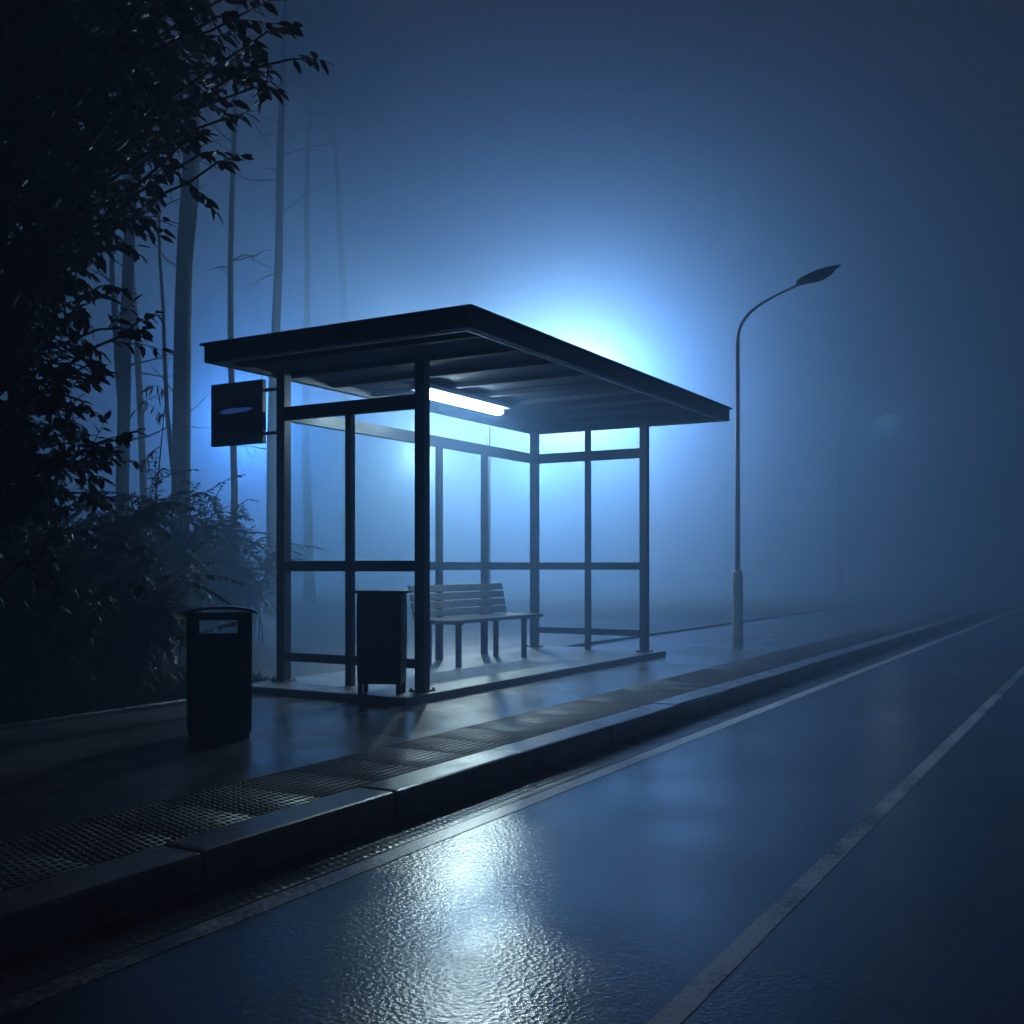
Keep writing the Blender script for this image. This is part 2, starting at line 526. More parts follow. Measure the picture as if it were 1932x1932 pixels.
# roof
RX0, RX1, RY0, RY1 = 5.84, 11.03, 3.70, 6.10
roof = obj('roof', bx(RX0 - .025, RX1 + .025, RY0 - .025, RY1 + .025, ZT + .128, ZT + .146, bev=.004, seg=1), M['roof'], sh)
FT = .05
bm = bmesh.new()
box(bm, RX0, RX1, RY0, RY0 + FT, ZT, ZT + .126, bev=.005, seg=1)
box(bm, RX0, RX1, RY1 - FT, RY1, ZT, ZT + .126, bev=.005, seg=1)
box(bm, RX0, RX0 + FT, RY0 + FT + .001, RY1 - FT - .001, ZT + .001, ZT + .1255, bev=.005, seg=1)
box(bm, RX1 - FT, RX1, RY0 + FT + .001, RY1 - FT - .001, ZT + .001, ZT + .1255, bev=.005, seg=1)
obj('fascia', bm, M['roof'], roof)
obj('soffit', bx(RX0 + FT + .001, RX1 - FT - .001, RY0 + FT + .001, RY1 - FT - .001, ZT + .062, ZT + .09), M['soffit'], roof)
nb = 9
for i in range(nb):
    xx = RX0 + .35 + (RX1 - RX0 - .7) * i / (nb - 1)
    obj('beam', bx(xx - .03, xx + .03, RY0 + FT + .002, RY1 - FT - .002, ZT + .018, ZT + .060, bev=.003, seg=1), M['soffit'], roof)
# a thin bright trim inside the fascia
bm = bmesh.new()
box(bm, RX0 + FT + .002, RX1 - FT - .002, RY0 + FT + .003, RY0 + FT + .018, ZT - .006, ZT + .016)
box(bm, RX0 + FT + .003, RX0 + FT + .018, RY0 + FT + .02, RY1 - FT - .003, ZT - .006, ZT + .016)
obj('drip_trim', bm, M['galv'], roof)

# tube lamp under the roof
LY, LX0, LX1, LZ = 5.30, 7.62, 8.88, ZT - .055
tl = thing('tube_lamp', 'glowing white fluorescent tube lamp fixed under the shelter roof', 'tube lamp', ((LX0 + LX1) / 2, LY, LZ))
hl = (LX1 - LX0) / 2
obj('housing', bx(-hl - .06, hl + .06, -.11, .11, .034, .074, bev=.006), M['fitting'], tl)
o = tube_obj('glowing_tube', [(-hl, 0, 0), (hl, 0, 0)], [.03, .03], M['tube'], tl, n=16)
for v in o.data.vertices: v.co.y *= 1.9
for s in (-1, 1):
    obj('end_cap', bx(min(s * hl, s * (hl + .03)), max(s * hl, s * (hl + .03)), -.024, .024, -.024, .029, bev=.004), M['fitting'], tl)

# bench
be = thing('bench', 'slatted bench with backrest standing inside the shelter', 'bench', (9.1, 5.62, PLAT))
def slat(bm, y, z, w, t, tilt, hx=.86):
    b2 = bmesh.new(); box(b2, -hx, hx, -w / 2, w / 2, -t / 2, t / 2, bev=.006)
    me = bpy.data.meshes.new('t'); bmesh.ops.transform(b2, verts=b2.verts, matrix=Matrix.Translation((0, y, z)) @ Matrix.Rotation(tilt, 4, 'X'))
    b2.to_mesh(me); b2.free(); bm.from_mesh(me); bpy.data.meshes.remove(me)
bm = bmesh.new()
for k in range(4): slat(bm, -.19 + k * .105, .43, .09, .034, R(2))
obj('seat', bm, M['wood'], be)
bm = bmesh.new()
for k in range(4): slat(bm, .235 + k * .016, .49 + k * .080, .068, .026, R(80))
obj('backrest', bm, M['wood'], be)
for x in (-.70, .55):
    for y in (-.17, .17):
        obj('leg', bx(x - .025, x + .025, y - .02, y + .02, 0, .395, bev=.004), M['steel'], be)
    obj('seat_rail', bx(x - .02, x + .02, -.22, .20, .397, .412, bev=.003, seg=1), M['steel'], be)
    vs, fs = [], []
    tube_data(vs, fs, [Vector((x, .215, .40)), Vector((x, .262, .60)), Vector((x, .312, .76))], [.014] * 3, 8)
    raw('back_support', vs, fs, M['steel'], be, smooth=True)

# ------------------------------------------------------------------ bins
def profile(w, d, r, n=6):
    pts = []
    for (cx, cy, a0) in ((w / 2 - r, d / 2 - r, 0), (-w / 2 + r, d / 2 - r, 90), (-w / 2 + r, -d / 2 + r, 180), (w / 2 - r, -d / 2 + r, 270)):
        for k in range(n + 1):
            a = R(a0 + 90 * k / n)
            pts.append((cx + r * math.cos(a), cy + r * math.sin(a)))
    return pts

def shell(w, d, r, rows, hole=None, extra_x=()):
    """walls of a rounded-box; rows = [(z, scale)], hole = (z0, z1, half width) cut in front and back"""
    base = profile(w, d, r)
    # extra points along front and back faces
    pts = []
    for i, p in enumerate(base):
        pts.append(p)
        q = base[(i + 1) % len(base)]
        if abs(p[1] - q[1]) < 1e-6 and abs(p[0] - q[0]) > .05:
            xs = sorted(extra_x, reverse=(q[0] < p[0]))
            for xx in xs: pts.append((xx, p[1]))
    vs, fs = [], []
    n = len(pts)
    for (z, sc) in rows:
        for p in pts: vs.append((p[0] * sc, p[1] * sc, z))
    for i in range(len(rows) - 1):
        zc = (rows[i][0] + rows[i + 1][0]) / 2
        for k in range(n):
            k2 = (k + 1) % n
            mx = (pts[k][0] + pts[k2][0]) / 2; my = (pts[k][1] + pts[k2][1]) / 2
            if hole and hole[0] < zc < hole[1] and abs(mx) < hole[2] and abs(my) > d / 2 - .004: continue
            fs.append((i * n + k, i * n + k2, (i + 1) * n + k2, (i + 1) * n + k))
    return vs, fs

def solid(o, t):
    m = o.modifiers.new('wall', 'SOLIDIFY'); m.thickness = t; m.offset = -1

# hooded bin on the pavement, open slot on both broad faces
p = on_ground(413, 6.30)
ang = math.atan2(-p.y, -p.x) + R(90)      # front face turned to the viewer's side of the pavement
b1 = thing('litter_bin', 'dark hooded litter bin with open slot, standing on wet pavement in front of bushes', 'litter bin', p, ang + R(4))
W, D = .362, .26
vs, fs = shell(W, D, .022, [(.035, .965), (.06, .99), (.30, 1), (.605, 1), (.695, 1), (.735, 1)], (.606, .694, .118), (-.117, .117))
o = raw('body', vs, fs, M['bin'], b1); solid(o, .012)
vs, fs = shell(W, D, .022, [(.0, .93), (.036, .93)])
o = raw('plinth', vs, fs, M['bin'], b1); solid(o, .02)
# arched hood
bm = bmesh.new()
n = 14
vsl = []
for j, yy in enumerate((-D / 2 - .018, D / 2 + .018)):
    row = []
    for i in range(n + 1):
        xx = -.205 + .41 * i / n
        a = xx / .205
        row.append((xx, yy, .738 + .036 * (1 - a * a) ** .5 if abs(a) < 1 else .738))
    vsl.append(row)
vs = []; fs = []
for row in vsl: vs += row
for row in vsl: vs += [(q[0], q[1], q[2] - .016 if 0 < k < n else q[2] - .012) for k, q in enumerate(row)]
for i in range(n):
    fs.append((i, i + 1, n + 1 + i + 1, n + 1 + i))
    o2 = 2 * (n + 1)
    fs.append((o2 + i + 1, o2 + i, o2 + n + 1 + i, o2 + n + 1 + i + 1))
    fs.append((i + 1, i, o2 + i, o2 + i + 1))
    fs.append((n + 1 + i, n + 1 + i + 1, o2 + n + 1 + i + 1, o2 + n + 1 + i))
fs.append((0, n + 1, 3 * (n + 1), o2)); fs.append((n, o2 + n, o2 + n + 1 + n, n + 1 + n))
o = raw('hood', vs, fs, M['bin'], b1)
obj('hood_lining', bx(-.17, .17, -.115, .115, .722, .734), M['bin'], b1)
bm = bmesh.new()
bmesh.ops.create_cone(bm, cap_ends=True, segments=12, radius1=.011, radius2=.011, depth=.012,
                      matrix=Matrix.Translation((W / 2 + .005, -.02, .56)) @ Matrix.Rotation(R(90), 4, 'Y'))
obj('lock', bm, M['galv'], b1)

# flat-topped bin on legs against the shelter's end wall
p = Vector((6.415, 4.845, PLAT))
b2 = thing('litter_bin', 'dark flat-topped litter bin on short legs against the shelter end wall', 'litter bin', p, math.atan2(-p.y, -p.x) + R(90 - 14))
W, D = .345, .21
vs, fs = shell(W, D, .02, [(.075, .955), (.10, .97), (.45, 1.0), (.745, .985)])
o = raw('body', vs, fs, M['bin'], b2); solid(o, .012)
obj('floor_pan', bx(-.15, .15, -.085, .085, .078, .088), M['bin'], b2)
obj('lid', bx(-.195, .195, -.125, .125, .748, .768, bev=.006), M['bin'], b2)
for sx in (-1, 1):
    for sy in (-1, 1):
        obj('leg', bx(sx * .145 - .018, sx * .145 + .018, sy * .08 - .012, sy * .08 + .012, 0, .095, bev=.003, seg=1), M['bin'], b2)

# ------------------------------------------------------------------ stop sign
sg = thing('bus_stop_sign', 'square dark stop sign with a blue stripe, fixed beside the rear left post', 'sign', (SX0 - .04, SY1 + PW, 0))
y0, y1, z0, z1 = .125, .715, 2.03, 2.56
obj('panel', bx(-.03, .012, y0, y1, z0, z1, bev=.005), M['sign'], sg)
bm = bmesh.new()
fr = .014
for side in (-1, 1):
    xx0, xx1 = (.012, .016) if side > 0 else (-.034, -.030)
    box(bm, xx0, xx1, y0 + .004, y0 + fr, z0 + .004, z1 - .004); box(bm, xx0, xx1, y1 - fr, y1 - .004, z0 + .004, z1 - .004)
    box(bm, xx0, xx1, y0 + fr, y1 - fr, z0 + .004, z0 + fr); box(bm, xx0, xx1, y0 + fr, y1 - fr, z1 - fr, z1 - .004)
obj('rim', bm, M['steel'], sg)
# tapering stripe on the side facing the road users
vs, fs = [], []
n = 16
yc, zc = .42, 2.32
for i in range(n + 1):
    a = -1 + 2 * i / n
    h = .026 * (1 - abs(a) ** 3) ** .5 if abs(a) < 1 else 0.004
    h = max(h, .004) * (.8 + .2 * a)
    yy = yc + a * .185; zz = zc - .004 * a
    vs += [(-.0345, yy, zz - h), (-.0345, yy, zz + h), (-.0385, yy, zz + h * .8), (-.0385, yy, zz - h * .8)]
for i in range(n):
    for q in range(4):
        q2 = (q + 1) % 4
        fs.append((4 * i + q, 4 * i + q2, 4 * i + 4 + q2, 4 * i + 4 + q))
fs += [(3, 2, 1, 0), (4 * n, 4 * n + 1, 4 * n + 2, 4 * n + 3)]
raw('stripe', vs, fs, M['stripe'], sg)
for z in (2.11, 2.47):
    obj('bracket', bx(-.012, .012, .0, y0, z - .012, z + .012, bev=.002, seg=1), M['steel'], sg)

# ------------------------------------------------------------------ street lamps
def bezier(a, b, c, d, n):
    out = []
    for i in range(n + 1):
        t = i / n
        out.append(a * (1 - t) ** 3 + b * 3 * t * (1 - t) ** 2 + c * 3 * t * t * (1 - t) + d * t ** 3)
    return out

def street_lamp(loc, rz, H, arm, rise, label, lit=None, group=None):
    """arm points along local -Y"""
    metal = M['steel'] if lit else M['galv']
    t = thing('street_lamp', label, 'street lamp', loc, rz, group)
    vs, fs = [], []
    tube_data(vs, fs, [Vector((0, 0, z)) for z in (0, .02, .9, .935, .955)], [.078, .074, .070, .066, .04], 14)
    o = raw('base_sleeve', vs, fs, metal, t)
    for pl in o.data.polygons: pl.use_smooth = len(pl.vertices) == 4
    o = tube_obj('pole', [(0, 0, .95), (0, 0, H * .6), (0, 0, H)], [.036, .031, .027], metal, t)
    a = Vector((0, 0, H)); b = Vector((0, 0, H + rise * .55)); c = Vector((0, -arm * .35, H + rise * .75)); d = Vector((0, -arm, H + rise))
    pts = bezier(a, b, c, d, 14)
    tube_obj('arm', pts, [.024 - .009 * i / 14 for i in range(15)], metal, t)
    # cobra head: a tapered drop with a flat lens below
    tilt = math.atan2(rise * .25, arm * .65)
    L_, W_, H_ = .58, .12, .075
    vs, fs = [], []
    ns, nr = 12, 14
    ca, sa = math.cos(tilt), math.sin(tilt)
    for i in range(ns + 1):
        f = i / ns
        w = W_ * (math.sin(math.pi * min(1, .14 + .86 * f ** .8)) ** .55 if f < .999 else .18)
        w = max(w, .022)
        for k in range(nr):
            a_ = 2 * math.pi * k / nr
            yy = -L_ * f; zz = math.sin(a_) * w * .55
            if math.sin(a_) < 0: zz *= .45
            xx = math.cos(a_) * w
            vs.append((xx, d.y + .04 + yy * ca + zz * sa * .2, d.z + .005 - yy * sa + zz))
    for i in range(ns):
        for k in range(nr):
            k2 = (k + 1) % nr
            fs.append((i * nr + k, i * nr + k2, (i + 1) * nr + k2, (i + 1) * nr + k))
    fs.append(tuple(range(nr))[::-1]); fs.append(tuple(ns * nr + k for k in range(nr)))
    hd = raw('lamp_head', vs, fs, M['steel'], t, smooth=True)
    # lens
    vs, fs = [], []
    n = 16
    cy, cz = d.y + .04 - L_ * .55 * ca, d.z + .005 + L_ * .55 * sa - .030
    for (rr, dz) in ((1, 0), (.8, -.03), (.4, -.05)):
        for k in range(n):
            a_ = 2 * math.pi * k / n
            ly = math.sin(a_) * .19 * rr
            vs.append((math.cos(a_) * .082 * rr, cy + ly * ca, cz - ly * sa + dz))
    for i in range(2):
        for k in range(n):
            k2 = (k + 1) % n
            fs.append((i * n + k, (i + 1) * n + k, (i + 1) * n + k2, i * n + k2))
    fs.append(tuple(2 * n + k for k in range(n))); fs.append(tuple(range(n))[::-1])
    raw('lens', vs, fs, lit or M['lens'], hd, smooth=True)
    if lit:
        ld = bpy.data.lights.new('street_light', 'POINT'); ld.energy = 80; ld.color = FAR_C; ld.shadow_soft_size = .1
        lo = bpy.data.objects.new('street_light', ld); C.objects.link(lo); lo.parent = t; lo.location = (0, cy, cz - .17)
    return t
street_lamp((13.87, 4.54, 0), 0, 4.02, .84, .66, 'unlit grey street lamp with curved arm, standing right of the bus shelter')
street_lamp((30.2, 6.95, 0.2), 0, 4.15, 1.0, .7, 'faint distant street lamp glowing through fog at far right of the road', lit=M['far'])

# an unseen post-top globe, added to make the bright fog behind the roof
def added_post_lamp(u, v, d, du, label, mat, rad=.15):
    pb = on_ground(u - du, d + .2)
    pt = thing('added_post_lamp', label, 'added post lamp', (pb.x, pb.y, vz(pb.x, pb.y) - .02), 0, 'unseen globe lamps added behind the shelter')
    q = at(u, v, d) - pt.location
    hz = q.z + .1
    tube_obj('pole', [(0, 0, 0), (0, 0, .5), (0, 0, .52), (0, 0, hz)], [.05, .05, .036, .030], M['steel'], pt)
    tube_obj('arm', bezier(Vector((0, 0, hz)), Vector((0, 0, hz + .35)), Vector((q.x, q.y, q.z + .45)), Vector((q.x, q.y, q.z + rad + .05)), 10),
             [.028 - .001 * i for i in range(11)], M['steel'], pt)
    bm = bmesh.new()
    bmesh.ops.create_cone(bm, cap_ends=True, segments=16, radius1=.25, radius2=.04, depth=.08, matrix=Matrix.Translation((q.x, q.y, q.z + rad + .045)))
    obj('hat', bm, M['steel'], pt)
    bm = bmesh.new()
    bmesh.ops.create_uvsphere(bm, u_segments=20, v_segments=12, radius=rad, matrix=Matrix.Translation((q.x, q.y, q.z)))
    obj('globe', bm, mat, pt, smooth=True)
    ld = bpy.data.lights.new('added_bulb_light', 'POINT')
    ld.energy = REAR_W; ld.color = REAR_C; ld.shadow_soft_size = rad * .9
    lo = bpy.data.objects.new('added_bulb_light', ld); C.objects.link(lo); lo.parent = pt; lo.location = q
added_post_lamp(884, 672, 20.0, -38, 'unseen white globe lamp on a post, added close behind the middle of the shelter roof', M['rear'])
def flood(u, v, d, du, watts, col, size, label, aim=(0, 0)):  # masts unseen from the camera, added only to brighten the fog
    """an added floodlight on a mast, its hood turned away from the road, lighting the fog behind"""
    pb = on_ground(u - du, d)
    t = thing('added_flood_lamp', label, 'added flood lamp', (pb.x, pb.y, vz(pb.x, pb.y) - .02), 0, 'unseen floodlights added behind the shelter')
    q = at(u, v, d) - t.location
    fw = Vector((FX, FY, 0)); rt = Vector((FY, -FX, 0))
    dr = (fw + rt * aim[0] + Vector((0, 0, aim[1]))).normalized()
    tube_obj('mast', [(0, 0, 0), (0, 0, .5), (0, 0, .52), (0, 0, q.z - .12)], [.05, .05, .036, .030], M['steel'], t)
    tube_obj('bracket', [Vector((0, 0, q.z - .13)), Vector((q.x, q.y, q.z - .13)) - dr * .05, Vector((q.x, q.y, q.z)) - dr * .10], [.022, .022, .022], M['steel'], t)
    rot = dr.to_track_quat('Z', 'Y').to_matrix().to_4x4()
    bm = bmesh.new()
    mt = Matrix.Translation(q) @ rot
    bmesh.ops.create_cone(bm, cap_ends=True, segments=20, radius1=.06, radius2=.105, depth=.18, matrix=mt @ Matrix.Translation((0, 0, -.03)))
    obj('hood', bm, M['steel'], t)
    bm = bmesh.new()
    bmesh.ops.create_cone(bm, cap_ends=True, segments=20, radius1=.092, radius2=.085, depth=.02, matrix=mt @ Matrix.Translation((0, 0, .075)))
    obj('lens', bm, M['flood'], t)
    ld = bpy.data.lights.new('added_flood_light', 'SPOT')
    ld.energy = watts; ld.color = col; ld.spot_size = R(size); ld.spot_blend = 1.0; ld.shadow_soft_size = .12
    lo = bpy.data.objects.new('added_flood_light', ld); C.objects.link(lo); lo.parent = t
    lo.location = q + dr * .22
    lo.rotation_euler = (-dr).to_track_quat('Z', 'Y').to_euler()
flood(1085, 715, 20.0, -26, PALE_W, PALE_C, 160, 'unseen pale floodlight on a mast, added close behind the right half of the shelter roof', (0, .0))
flood(793, 850, 28.0, 0, PALE_W * .6, PALE_C, 160, 'unseen pale low floodlight on a mast, added behind the front corner post of the shelter', (0, -.03))
flood(1009, 880, 36.0, 0, FLOOD_W * .55, FLOOD_C, 168, 'unseen blue low floodlight on a mast, added behind the far rear post of the shelter', (0, -.03))
flood(1150, 735, 24.0, 40, FLOOD_W * .7, FLOOD_C, 165, 'unseen blue floodlight on a mast, added behind the right end of the shelter roof', (.0, .15))
flood(455, 790, 27.0, 12, WOOD_W, WOOD_C, 160, 'unseen blue floodlight on a mast, added behind the stop sign to brighten the fog', (0, .05))

# ------------------------------------------------------------------ trees
def limb_pts(r, a, d, L, n, wob=.08, up=.0):
    pts = [a.copy()]
    dd = d.normalized()
    for i in range(n):
        dd = (dd + rnd_dir(r) * wob + Vector((0, 0, up))).normalized()
        pts.append(pts[-1] + dd * (L / n))
    return pts

def wood_tree(u, d, wpx, H, crown_z, seed, label, forks=(), leaves=900, lean=.01, spread=2.6):
    r = random.Random(seed)
    p = on_ground(u, d)
    p.z = vz(p.x, p.y) - .1
    t = thing('woodland_tree', label, 'tree', p, 0, 'misty trees behind the bus stop')
    rad = wpx / F * d / 2
    vs, fs = [], []
    n = 14
    pts = [Vector((0, 0, 0))]
    dr = Vector((r.uniform(-lean, lean), r.uniform(-lean, lean), 1))
    for i in range(n):
        dr = (dr + Vector((r.uniform(-.032, .032), r.uniform(-.032, .032), 0)))
        dr.normalize()
        pts.append(pts[-1] + dr * (H / n))
    rads = [rad * (1.45 if i == 0 else 1) * (1 - .8 * (i / n) ** 1.3) for i in range(n + 1)]
    tube_data(vs, fs, pts, rads, 12)
    tips = []
    # limbs in the crown
    for k in range(11):
        f = r.uniform(crown_z / H, .97)
        i = f * n; a = pts[int(i)].lerp(pts[min(n, int(i) + 1)], i - int(i))
        ang = r.uniform(0, 6.28)
        L = r.uniform(.7, 1) * spread * (1.15 - .6 * (f - crown_z / H) / (1 - crown_z / H))
        q = limb_pts(r, a, Vector((math.cos(ang), math.sin(ang), r.uniform(.35, .9))), L, 6, .14, .03)
        tube_data(vs, fs, q, [rad * .30 * (1 - .8 * j / 6) for j in range(7)], 6)
        tips.append(q)
        for kk in range(3):
            j = r.randint(2, 5)
            q2 = limb_pts(r, q[j], rnd_dir(r) + Vector((0, 0, .3)), L * .45, 4, .2)
            tube_data(vs, fs, q2, [rad * .12 * (1 - .7 * jj / 4) for jj in range(5)], 5)
            tips.append(q2)
    # steep secondary stems lower down: (start height, sideways px direction, length, radius share)
    rt = Vector((FY, -FX, 0))
    for (z0, sx, L, rs, st) in forks:
        i = z0 / H * n; a = pts[int(i)].lerp(pts[min(n, int(i) + 1)], i - int(i))
        q = [a]
        dd = (rt * sx + Vector((0, 0, st))).normalized()
        m = 9
        for j in range(m):
            dd = (dd + Vector((0, 0, .30)) + rnd_dir(r) * .06).normalized()
            q.append(q[-1] + dd * (L / m))
        tube_data(vs, fs, q, [rad * rs * (1 - .75 * j / m) for j in range(m + 1)], 7)
        for j in range(2, m):
            if r.random() < .4:
                q2 = limb_pts(r, q[j], rt * r.choice((-1, 1)) * r.uniform(.4, 1) + rnd_dir(r) * .4 + Vector((0, 0, .25)), r.uniform(.4, 1.0), 5, .3)
                tube_data(vs, fs, q2, [.011 * (1 - .7 * jj / 5) for jj in range(6)], 4)
    # dead twigs on the trunk
    for k in range(12):
        f = r.uniform(.14, crown_z / H)
        i = f * n; a = pts[int(i)].lerp(pts[min(n, int(i) + 1)], i - int(i))
        ang = r.uniform(0, 6.28)
        q = limb_pts(r, a, Vector((math.cos(ang), math.sin(ang), r.uniform(-.2, .5))), r.uniform(.5, 1.6), 7, .28)
        tube_data(vs, fs, q, [.016 * (1 - .75 * j / 7) for j in range(8)], 4)
        q2 = limb_pts(r, q[4], rnd_dir(r), .5, 4, .3)
        tube_data(vs, fs, q2, [.008 * (1 - .7 * j / 4) for j in range(5)], 4)
    raw('trunk', vs, fs, M['bark'], t, smooth=True)
    vs, fs = [], []
    for k in range(leaves):
        q = r.choice(tips); a = q[r.randint(1, len(q) - 1)] + rnd_dir(r) * r.uniform(0, .55)
        leaf_data(vs, fs, a, rnd_dir(r) + Vector((0, 0, -.3)), rnd_dir(r), r.uniform(.16, .30), r.uniform(.09, .16))
    raw('crown', vs, fs, M['wleaf'], t)
    return t
wood_tree(337, 15.2, 37, 16, 11, 1, 'thick misty tree trunk with side stems left of the stop sign',
          forks=((1.7, -.30, 7.0, .28, 2.0), (4.2, .26, 5.5, .40, 2.4)), leaves=1500)
wood_tree(231, 14.6, 26, 15.5, 10.5, 2, 'tree trunk half hidden by dark leaves at the left', forks=((3.0, -.2, 6.0, .5, 2.2),), leaves=1500)
wood_tree(443, 18, 14, 16.5, 11.8, 3, 'slender misty trunk rising above the left end of the shelter roof', leaves=900)
wood_tree(511, 22.0, 21, 17, 13, 4, 'faint broad trunk just above the shelter roof slope', leaves=1200)
wood_tree(584, 30, 18, 17.2, 14, 5, 'very faint distant trunk above the shelter roof', leaves=900)
wood_tree(272, 17.5, 14, 16.5, 13, 6, 'faint thin trunk between the two thick misty trunks', leaves=900)
wood_tree(660, 33, 20, 17.4, 14.5, 8, 'barely visible distant trunk nearest the roof peak', leaves=1400, spread=3.6)

# ------------------------------------------------------------------ the near tree at the left edge
def near_tree():
    r = random.Random(12)
    base = on_ground(-70, 7.2); base.z = vz(base.x, base.y) - .08
    t = thing('broadleaf_tree', 'dark broadleaf tree overhanging the pavement along the left edge', 'tree', base)
    tv, tf = [], []
    lv, lf = [], []
    H = 5.6; n = 12
    trunk = [Vector((0.05 * math.sin(i * .9), .05 * math.cos(i * .7), H * i / n)) for i in range(n + 1)]
    tube_data(tv, tf, trunk, [.17 * (1.35 if i == 0 else 1) * (1 - .75 * i / n) for i in range(n + 1)], 12)
    def on_trunk(z):
        f = min(max(z / H, 0.03), .99) * n
        return trunk[int(f)].lerp(trunk[int(f) + 1], f - int(f))
    poly = [(-260, -190), (470, -190), (455, -20), (470, 30), (520, 100), (450, 150), (395, 190), (405, 285), (300, 270), (230, 320),
            (245, 405), (150, 430), (165, 480), (125, 545), (250, 610), (175, 670), (150, 720), (130, 775), (195, 830), (140, 900),
            (100, 1000), (180, 1075), (120, 1130), (-260, 1150)]
    def inside(u, v):
        c = False; m = len(poly)
        for i in range(m):
            x1, y1 = poly[i]; x2, y2 = poly[(i + 1) % m]
            if (y1 > v) != (y2 > v) and u < (x2 - x1) * (v - y1) / (y2 - y1) + x1: c = not c
        return c
    def twig(a, d, L, nl, ll):
        q = limb_pts(r, a, d, L, 5, .13, -.04)
        tube_data(tv, tf, q, [.0045 * (1 - .6 * j / 5) for j in range(6)], 4, cap=False)
        for k in range(nl):
            f = (k + .6) / nl * 5
            i = min(4, int(f)); p0 = q[i].lerp(q[i + 1], f - i)
            tg = (q[i + 1] - q[i]).normalized()
            side = tg.cross(Vector((0, 0, 1)) + rnd_dir(r) * .5)
            if side.length < 1e-3: side = Vector((1, 0, 0))
            side.normalize()
            dd = tg * r.uniform(.4, .9) + side * (1 if k % 2 else -1) * r.uniform(.5, 1.1) + Vector((0, 0, -r.uniform(.05, .8)))
            l = ll * r.uniform(.65, 1.15)
            leaf_data(lv, lf, p0, dd, Vector((0, 0, 1)) + rnd_dir(r) * .6, l, l * r.uniform(.42, .60), .10, r.uniform(0, .25))
        # end leaf
        leaf_data(lv, lf, q[-1], (q[-1] - q[-2]), Vector((0, 0, 1)) + rnd_dir(r) * .5, ll, ll * .48, .1, .1)
    def branch(T, tw, z0=None, nl=9, ll=.085, rad=.02):
        T = T - base
        a = on_trunk(z0 if z0 is not None else min(max(T.z - r.uniform(.1, .9), .35), 5.2))
        mid = a.lerp(T, .5) + Vector((0, 0, r.uniform(.05, .30))) + rnd_dir(r) * .12
        m = 9
        pts = []
        for i in range(m + 1):
            f = i / m
            pts.append(a * (1 - f) ** 2 + mid * 2 * f * (1 - f) + T * f * f + rnd_dir(r) * .02 * (0 < i < m))
        tube_data(tv, tf, pts, [rad * (1 - .8 * i / m) + .003 for i in range(m + 1)], 5, cap=False)
        for k in range(tw):
            f = 1 - .62 * (k + r.random()) / tw
            i = min(m - 1, int(f * m)); p0 = pts[i].lerp(pts[i + 1], f * m - i)
            tg = (pts[i + 1] - pts[i]).normalized()
            twig(p0, tg * .8 + rnd_dir(r) * .9 + Vector((0, 0, -.12)), r.uniform(.16, .34), nl, ll)
        tg = (pts[-1] - pts[-2]).normalized()
        twig(pts[-1], tg + Vector((0, 0, -.15)), .20, 9, ll)
    # boughs whose ends make the outline against the fog
    for (u, v, d) in ((548, 112, 5.4), (505, 60, 5.6), (470, 20, 5.8), (480, 165, 5.5), (420, 225, 5.6), (412, 305, 5.7), (380, 290, 5.5), (330, 270, 5.8),
                      (258, 412, 5.9), (225, 370, 6.1), (180, 465, 6.0), (190, 540, 6.2), (140, 500, 6.3), (262, 606, 6.0), (225, 620, 6.2), (165, 690, 6.3),
                      (150, 755, 6.2), (205, 828, 6.1), (170, 860, 6.2), (235, 1095, 6.4), (180, 1110, 6.5), (150, 930, 6.4)):
        branch(at(u, v, d), 5, nl=8, ll=.098, rad=.016)
    c = 0
    while c < 290:
        u = r.uniform(-240, 540); v = r.uniform(-180, 1150)
        if not inside(u, v): continue
        c += 1
        branch(at(u, v, r.uniform(5.1, 8.4)), 9, nl=8, ll=.092)
    raw('trunk', tv, tf, M['bark'], t, smooth=True)
    raw('crown', lv, lf, M['leaf'], t)
near_tree()

